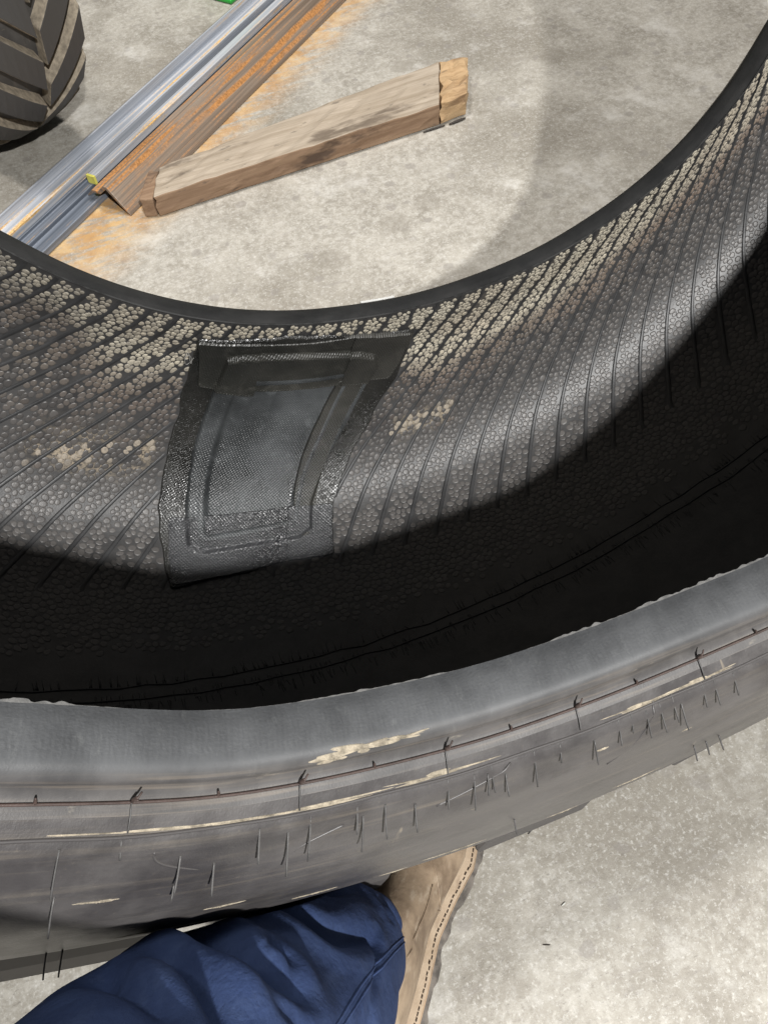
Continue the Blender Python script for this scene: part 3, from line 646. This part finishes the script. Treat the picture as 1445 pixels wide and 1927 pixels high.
# ------------------------------------------------------------------ wooden block
WT = [(-.196, 1.081), (.414, 1.116), (.478, 1.264), (-.164, 1.166)]
wo = Vector((-.2, 1.08, 0)); wrot = math.atan2(1.116 - 1.081, .61)
wood = empty('timber_block', Matrix.Translation(wo) @ Matrix.Rotation(wrot, 4, 'Z'))
tag(wood, 'weathered tapered timber block with a split end on the concrete', 'timber')
inv = (Matrix.Translation(wo) @ Matrix.Rotation(wrot, 4, 'Z')).inverted()
W_TOP = m_wood('grey_timber', (.29, .235, .175), (.43, .365, .29), (.13, .10, .075), .85)
W_RAW = m_wood('fresh_split_timber', (.36, .235, .125), (.50, .35, .20), (.18, .10, .06), .55)
def quadblock(corners, z0, z1, nx, ny, name, mat, parent, mats=None, jit=.0012, seed=3, front=None):
    r = np.random.default_rng(seed); c_ = np.array([tuple((inv @ Vector((x, y, 0)))[:2]) for x, y in corners]); V = []; idx = {}
    def P(u, v): return (1 - u) * (1 - v) * c_[0] + u * (1 - v) * c_[1] + u * v * c_[2] + (1 - u) * v * c_[3]
    nz = 4
    for i in range(nx + 1):
        for j_ in range(ny + 1):
            for k in range(nz + 1):
                if 0 < i < nx and 0 < j_ < ny and 0 < k < nz: continue
                p = P(i / nx, j_ / ny); z = z0 + (z1 - z0) * k / nz
                if callable(z1): z = z0 + (z1(i / nx, j_ / ny) - z0) * k / nz
                idx[i, j_, k] = len(V); jj = r.normal(size=3) * jit * (1 if k else .2); V.append((p[0] + jj[0], p[1] + jj[1], max(.0008, z + (jj[2] if k else abs(jj[2])))))
    Fc = []
    q = lambda *t: tuple(idx[a] for a in t)
    for i in range(nx):
        for j_ in range(ny):
            Fc.append(q((i, j_, nz), (i + 1, j_, nz), (i + 1, j_ + 1, nz), (i, j_ + 1, nz))); Fc.append(q((i, j_ + 1, 0), (i + 1, j_ + 1, 0), (i + 1, j_, 0), (i, j_, 0)))
    nt_ = len(Fc)
    for i in range(nx):
        for k in range(nz):
            Fc.append(q((i, 0, k), (i + 1, 0, k), (i + 1, 0, k + 1), (i, 0, k + 1))); Fc.append(q((i, ny, k + 1), (i + 1, ny, k + 1), (i + 1, ny, k), (i, ny, k)))
    for j_ in range(ny):
        for k in range(nz):
            Fc.append(q((0, j_, k + 1), (0, j_ + 1, k + 1), (0, j_ + 1, k), (0, j_, k))); Fc.append(q((nx, j_, k), (nx, j_ + 1, k), (nx, j_ + 1, k + 1), (nx, j_, k + 1)))
    o = meshobj(name, V, Fc, mat, parent, False, mats=mats or [mat])
    if mats:
        for p_ in o.data.polygons:
            if p_.index >= nt_: p_.material_index = 1
    bevel(o, .0025, 2); return o
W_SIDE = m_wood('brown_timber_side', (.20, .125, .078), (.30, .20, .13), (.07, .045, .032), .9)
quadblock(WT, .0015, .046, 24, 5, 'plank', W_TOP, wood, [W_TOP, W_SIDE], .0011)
quadblock([(-.222, 1.092), (-.199, 1.083), (-.168, 1.163), (-.186, 1.170)], .0015, .041, 2, 4, 'bevelled_end', W_SIDE, wood, None, .001, 5)
quadblock([(.4165, 1.118), (.478, 1.126), (.538, 1.252), (.480, 1.262)], .0015, .046, 4, 8, 'split_end', W_RAW, wood, None, .0030, 8)

# ------------------------------------------------------------------ green painted foot at the far edge
gm = m_plain('green_paint', (.03, .36, .05), .4, .2, 20)
gt = empty('green_stand', Matrix.Translation((.155, 1.80, 0)) @ Matrix.Rotation(R(38), 4, 'Z'))
tag(gt, 'bright green painted steel stand foot behind the steel bars', 'stand')
def boxm(name, x0, x1, y0, y1, z0, z1, mat, parent, bv=.003):
    V = [(x, y, z) for x in (x0, x1) for y in (y0, y1) for z in (z0, z1)]
    o = meshobj(name, V, [(0, 1, 3, 2), (4, 6, 7, 5), (0, 4, 5, 1), (2, 3, 7, 6), (0, 2, 6, 4), (1, 5, 7, 3)], mat, parent, False); bevel(o, bv); return o
boxm('foot_plate', 0, .26, 0, .20, .001, .010, gm, gt); boxm('post', .09, .16, .06, .13, .0105, .42, gm, gt); boxm('gusset', .02, .088, .092, .100, .0105, .09, gm, gt)

# ------------------------------------------------------------------ person: navy trouser leg and brown boot
person = empty('person', None, (-.30, -.225, 0))
tag(person, 'person in navy work trousers and a scuffed brown leather boot, leg beside the tyre', 'person')
pinv = Matrix.Translation((-.30, -.225, 0)).inverted()
AX = np.array([(-.294, -.233, .055), (-.298, -.235, .14), (-.314, -.245, .24), (-.356, -.272, .36), (-.408, -.310, .50), (-.432, -.405, .68), (-.462, -.465, .92)])
RD = np.array([.066, .068, .075, .083, .092, .108, .120])
axs = catmull(np.c_[AX, RD], 40); na = len(axs); npz = 220
Pp, rr = axs[:, :3], axs[:, 3]
T = np.gradient(Pp, axis=0); T /= np.linalg.norm(T, axis=1)[:, None]
Ux = np.cross(T, np.array([0, 1, 0.])); Ux /= np.linalg.norm(Ux, axis=1)[:, None]; Uy = np.cross(T, Ux)
ph = np.linspace(0, 2 * np.pi, npz, endpoint=False)
Nn = np.cos(ph)[None, :, None] * Ux[:, None] + np.sin(ph)[None, :, None] * Uy[:, None]
X = Pp[:, None] + rr[:, None, None] * Nn
FOLDS = [([(-.362, -.203, .41), (-.344, -.206, .420), (-.317, -.227, .445), (-.291, -.251, .430)], .0125, .026), ([(-.305, -.200, .34), (-.287, -.207, .343), (-.268, -.224, .331), (-.249, -.235, .282)], .010, .014),
         ([(-.303, -.222, .408), (-.294, -.234, .411), (-.290, -.247, .425)], .006, .008), ([(-.355, -.212, .46), (-.337, -.229, .479), (-.319, -.253, .501), (-.309, -.28, .515)], .011, .018),
         ([(-.250, -.20, .20), (-.239, -.225, .218)], .0045, .006), ([(-.245, -.231, .265), (-.252, -.255, .30), (-.262, -.279, .345)], .0035, .003), ([(-.385, -.212, .48), (-.373, -.222, .493), (-.343, -.241, .520)], .010, .014),
         ([(-.245, -.21, .20), (-.234, -.23, .17), (-.232, -.255, .15)], .009, .007), ([(-.305, -.285, .44), (-.285, -.295, .40), (-.268, -.290, .34)], .010, .010), ([(-.275, -.19, .27), (-.256, -.205, .22)], .010, .010), ([(-.33, -.245, .46), (-.31, -.262, .455), (-.298, -.275, .44)], .006, .007)]
disp = np.zeros(X.shape[:2])
for seg, wd, dp in FOLDS:
    seg = catmull(seg, 6); best = np.full(X.shape[:2], 9.0); tpos = np.zeros(X.shape[:2])
    for i in range(len(seg) - 1):
        a, b = seg[i], seg[i + 1]; ab = b - a; t_ = np.clip(((X - a) @ ab) / (ab @ ab), 0, 1); d_ = np.linalg.norm(X - a - t_[..., None] * ab, axis=-1)
        mk = d_ < best; best = np.where(mk, d_, best); tpos = np.where(mk, (i + t_) / (len(seg) - 1), tpos)
    tap = .35 + .65 * np.sin(np.clip(tpos * .75 + .2, 0, 1) * np.pi)
    disp -= 1.25 * dp * tap * np.exp(-(best / (wd * .72)) ** 1.4)
    disp += dp * .32 * tap * np.exp(-((best - 2.0 * wd) / (1.3 * wd)) ** 2)
lowf = .004 * np.sin(ph * 2 + 1)[None] * np.sin(np.linspace(0, 9, na))[:, None] + .003 * np.sin(ph * 3 + .4)[None] * np.cos(np.linspace(0, 16, na))[:, None] + .0012 * np.sin(ph * 7 + 2)[None] * np.sin(np.linspace(0, 38, na))[:, None]
X = X + (disp + lowf)[..., None] * Nn
# hem flares and drapes on the boot
# cloth gives way where it touches the tyre sidewall
TMn = np.array(TM); Xl = (X - TMn[:3, 3]) @ TMn[:3, :3]
rl = np.hypot(Xl[..., 0], Xl[..., 2]); so = PO.p; ylim = np.interp(rl, so[:, 1], so[:, 0]) - .004
push = (rl > .545) & (rl < .93)
over = np.where(push & (Xl[..., 1] > ylim), Xl[..., 1] - ylim, 0); Xl[..., 1] -= over
X = Xl @ TMn[:3, :3].T + TMn[:3, 3]
arcl = np.r_[0, np.cumsum(np.linalg.norm(np.diff(Pp, axis=0), axis=1))]
V = np.transpose(X, (1, 0, 2)).reshape(-1, 3); UV = np.stack([np.repeat(ph * .085, na), np.tile(arcl, npz)], -1)
Vt = V - np.array([-.30, -.225, 0])
tro = meshobj('trouser_leg', Vt, gridfaces(npz, na, True), m_denim(), person, True, UV)
sol = tro.modifiers.new('cloth', 'SOLIDIFY'); sol.thickness = .0015; sol.offset = -1
V, Fc = tube(X[2][np.r_[0:npz, 0]] - np.array([-.30, -.225, 0]), .0016, 6); meshobj('hem', V, Fc, bpy.data.materials['navy_work_cloth'], person)
# side seam of the trousers
j_ = int(np.argmin(np.linalg.norm(X[100] - np.array([-.252, -.262, .31]), axis=-1)))
for dj in (0, 2):
    V, Fc = tube(X[4:185, (j_ + dj) % npz] - np.array([-.30, -.225, 0]), .0009, 6); meshobj('side_seam', V, Fc, bpy.data.materials['navy_work_cloth'], person)
# boot: local axis from heel to toe
bh = math.atan2(.71, .70); bo = Vector((-.225, -.218, 0))
BM = Matrix.Translation(bo - Vector((-.30, -.225, 0))) @ Matrix.Rotation(bh, 4, 'Z')
st = np.array([-.150, -.140, -.120, -.09, -.05, 0.0, .04, .08, .115, .138, .148])
wr = np.array([.006, .030, .043, .047, .044, .038, .042, .049, .043, .024, .006])    # right half width
wl = np.array([.006, .026, .036, .039, .038, .040, .046, .047, .040, .022, .006])
ht = np.array([.10, .16, .175, .185, .185, .150, .105, .082, .070, .062, .052])
f_ = lambda a, x: np.interp(x, st, a)
xs = np.concatenate([-.001 - .149 * np.cos(np.linspace(0, np.pi, 60))])
nphi = 40; V = []
for x in xs:
    R_, L_, H_ = f_(wr, x), f_(wl, x), f_(ht, x); z0 = .030
    for j_ in range(nphi):
        a = -math.pi / 2 + 2 * math.pi * j_ / nphi
        ca, sa = math.cos(a), math.sin(a); e = .72
        yy = math.copysign(abs(ca) ** e, ca); zz = math.copysign(abs(sa) ** e, sa)
        zc = z0 + (H_ - z0) / 2; sq = 1 - .32 * max(0, zz) * (1 if x > -.02 else .55)
        V.append((x, -(R_ if yy > 0 else L_) * .86 * yy * sq, zc + (H_ - z0) / 2 * zz))
M_LEA = m_leather('brown_boot_leather', (.17, .12, .08), (.36, .27, .185), (.50, .41, .31))
M_WELT = m_leather('tan_welt', (.34, .25, .165), (.47, .37, .265), (.24, .165, .11))
M_SOLE = m_plain('boot_sole_rubber', (.13, .115, .10), .75, .5, 70)
boot = meshobj('boot', V, gridfaces(60, nphi).tolist() + [(i * nphi + nphi - 1, (i + 1) * nphi + nphi - 1, (i + 1) * nphi, i * nphi) for i in range(59)], M_LEA, person); boot.matrix_local = BM
def slab(name, grow, z0, z1, mat, parent, lug=0.0):
    xo = np.r_[xs, xs[::-1]]; sg = np.r_[np.ones(60), -np.ones(60)]
    yo = np.where(sg > 0, -f_(wr, xo), f_(wl, xo)) + sg * -grow
    xo = xo + np.where(xo > 0, 1, -1) * grow * np.clip((np.abs(xo) - .12) / .03, 0, 1)
    if lug: yo = yo + sg * -lug * (np.sin(xo * 150 + .8 * np.sin(xo * 61)) > .1)
    n_ = len(xo); V = [(a, b, z) for z in (z0, z1) for a, b in zip(xo, yo)]
    Fc = [(i, (i + 1) % n_, n_ + (i + 1) % n_, n_ + i) for i in range(n_)] + [tuple(range(n_, 2 * n_)), tuple(range(n_))[::-1]]
    o = meshobj(name, V, Fc, mat, parent, False); bevel(o, .0015); return o
slab('sole', .0105, .0012, .0215, M_SOLE, boot, .0030); slab('welt', .0045, .0255, .0325, M_WELT, boot)
slab('sole_line', .0062, .0218, .0252, m_plain('midsole', (.30, .215, .14), .7, .3, 60), boot)
# welt stitching and side seams
stm = m_plain('dark_thread', (.035, .022, .015), .7)
Vs, Fs, off = [], [], 0
for x in np.arange(-.135, .135, .0052):
    for sg in (1, -1):
        p0 = (x, -(f_(wr, x) + .0012) if sg > 0 else f_(wl, x) + .0012, .0332); x1 = x + .0036; p1 = (x1, -(f_(wr, x1) + .0012) if sg > 0 else f_(wl, x1) + .0012, .0332)
        Vv, Ff = tube(np.linspace(p0, p1, 3) + rng.normal(size=3) * .0003, .0006, 5); Vs.append(Vv); Fs += [tuple(int(q + off) for q in f) for f in Ff]; off += len(Vv)
tag(meshobj('welt_stitching', np.vstack(Vs), Fs, stm, boot), kind='stuff')
def boot_pt(x, a):
    R_, L_, H_ = f_(wr, x), f_(wl, x), f_(ht, x); ca, sa = math.cos(a), math.sin(a); e = .72
    yy = math.copysign(abs(ca) ** e, ca); zz = math.copysign(abs(sa) ** e, sa); zc = .03 + (H_ - .03) / 2; sq = 1 - .32 * max(0, zz) * (1 if x > -.02 else .55)
    return np.array([x, -(R_ if yy > 0 else L_) * .86 * yy * sq * 1.012, zc + (H_ - .03) / 2 * zz * 1.006])
for pa in ([(-.01 + .075 * t, -1.2 + 2.6 * t) for t in np.linspace(0, 1, 30)], [(.020 + .006 * math.sin(t * 3), -1.25 + 1.3 * t) for t in np.linspace(0, 1, 20)], [(-.03 + .07 * t, .9 - .25 * math.sin(t * 3)) for t in np.linspace(0, 1, 20)]):
    V, Fc = tube([boot_pt(*q) for q in pa], .0008, 6); meshobj('seam', V, Fc, M_LEA, boot)

# ------------------------------------------------------------------ small litter on the concrete
crumb = m_plain('dark_crumb', (.04, .033, .028), .8)
def litter(name, x, y, L, a, rad, label, mat=crumb, curve=0.0):
    t_ = np.linspace(-.5, .5, 7); P = np.stack([t_ * L, curve * (t_ ** 2 - .1), np.full(7, rad * .9)], -1)
    V, Fc = tube(P, rad * (1 - .5 * np.abs(t_ * 2) ** 2), 6); o = meshobj(name, V, Fc, mat); o.location = (x, y, .0004); o.rotation_euler = (0, 0, a); return tag(o, label, 'litter')
litter('bark_crumb', .398, 1.108, .050, .05, .0022, 'dark bark sliver lying in front of the timber block')
litter('bark_crumb', .452, 1.110, .040, .15, .0030, 'thicker dark bark sliver by the split timber end')
litter('rubber_whisker', -.043, -.179, .030, .9, .0008, 'thin rubber whisker lying at the foot of the tyre', M_HAIR, .02)
litter('wood_splinter', -.088, -.296, .008, -.4, .0006, 'tiny dark splinter on bare concrete away from the boot')
litter('metal_chip', -.052, -.268, .006, .3, .0008, 'tiny pale metal chip lying on stained concrete', m_plain('pale_chip', (.6, .6, .56), .5))
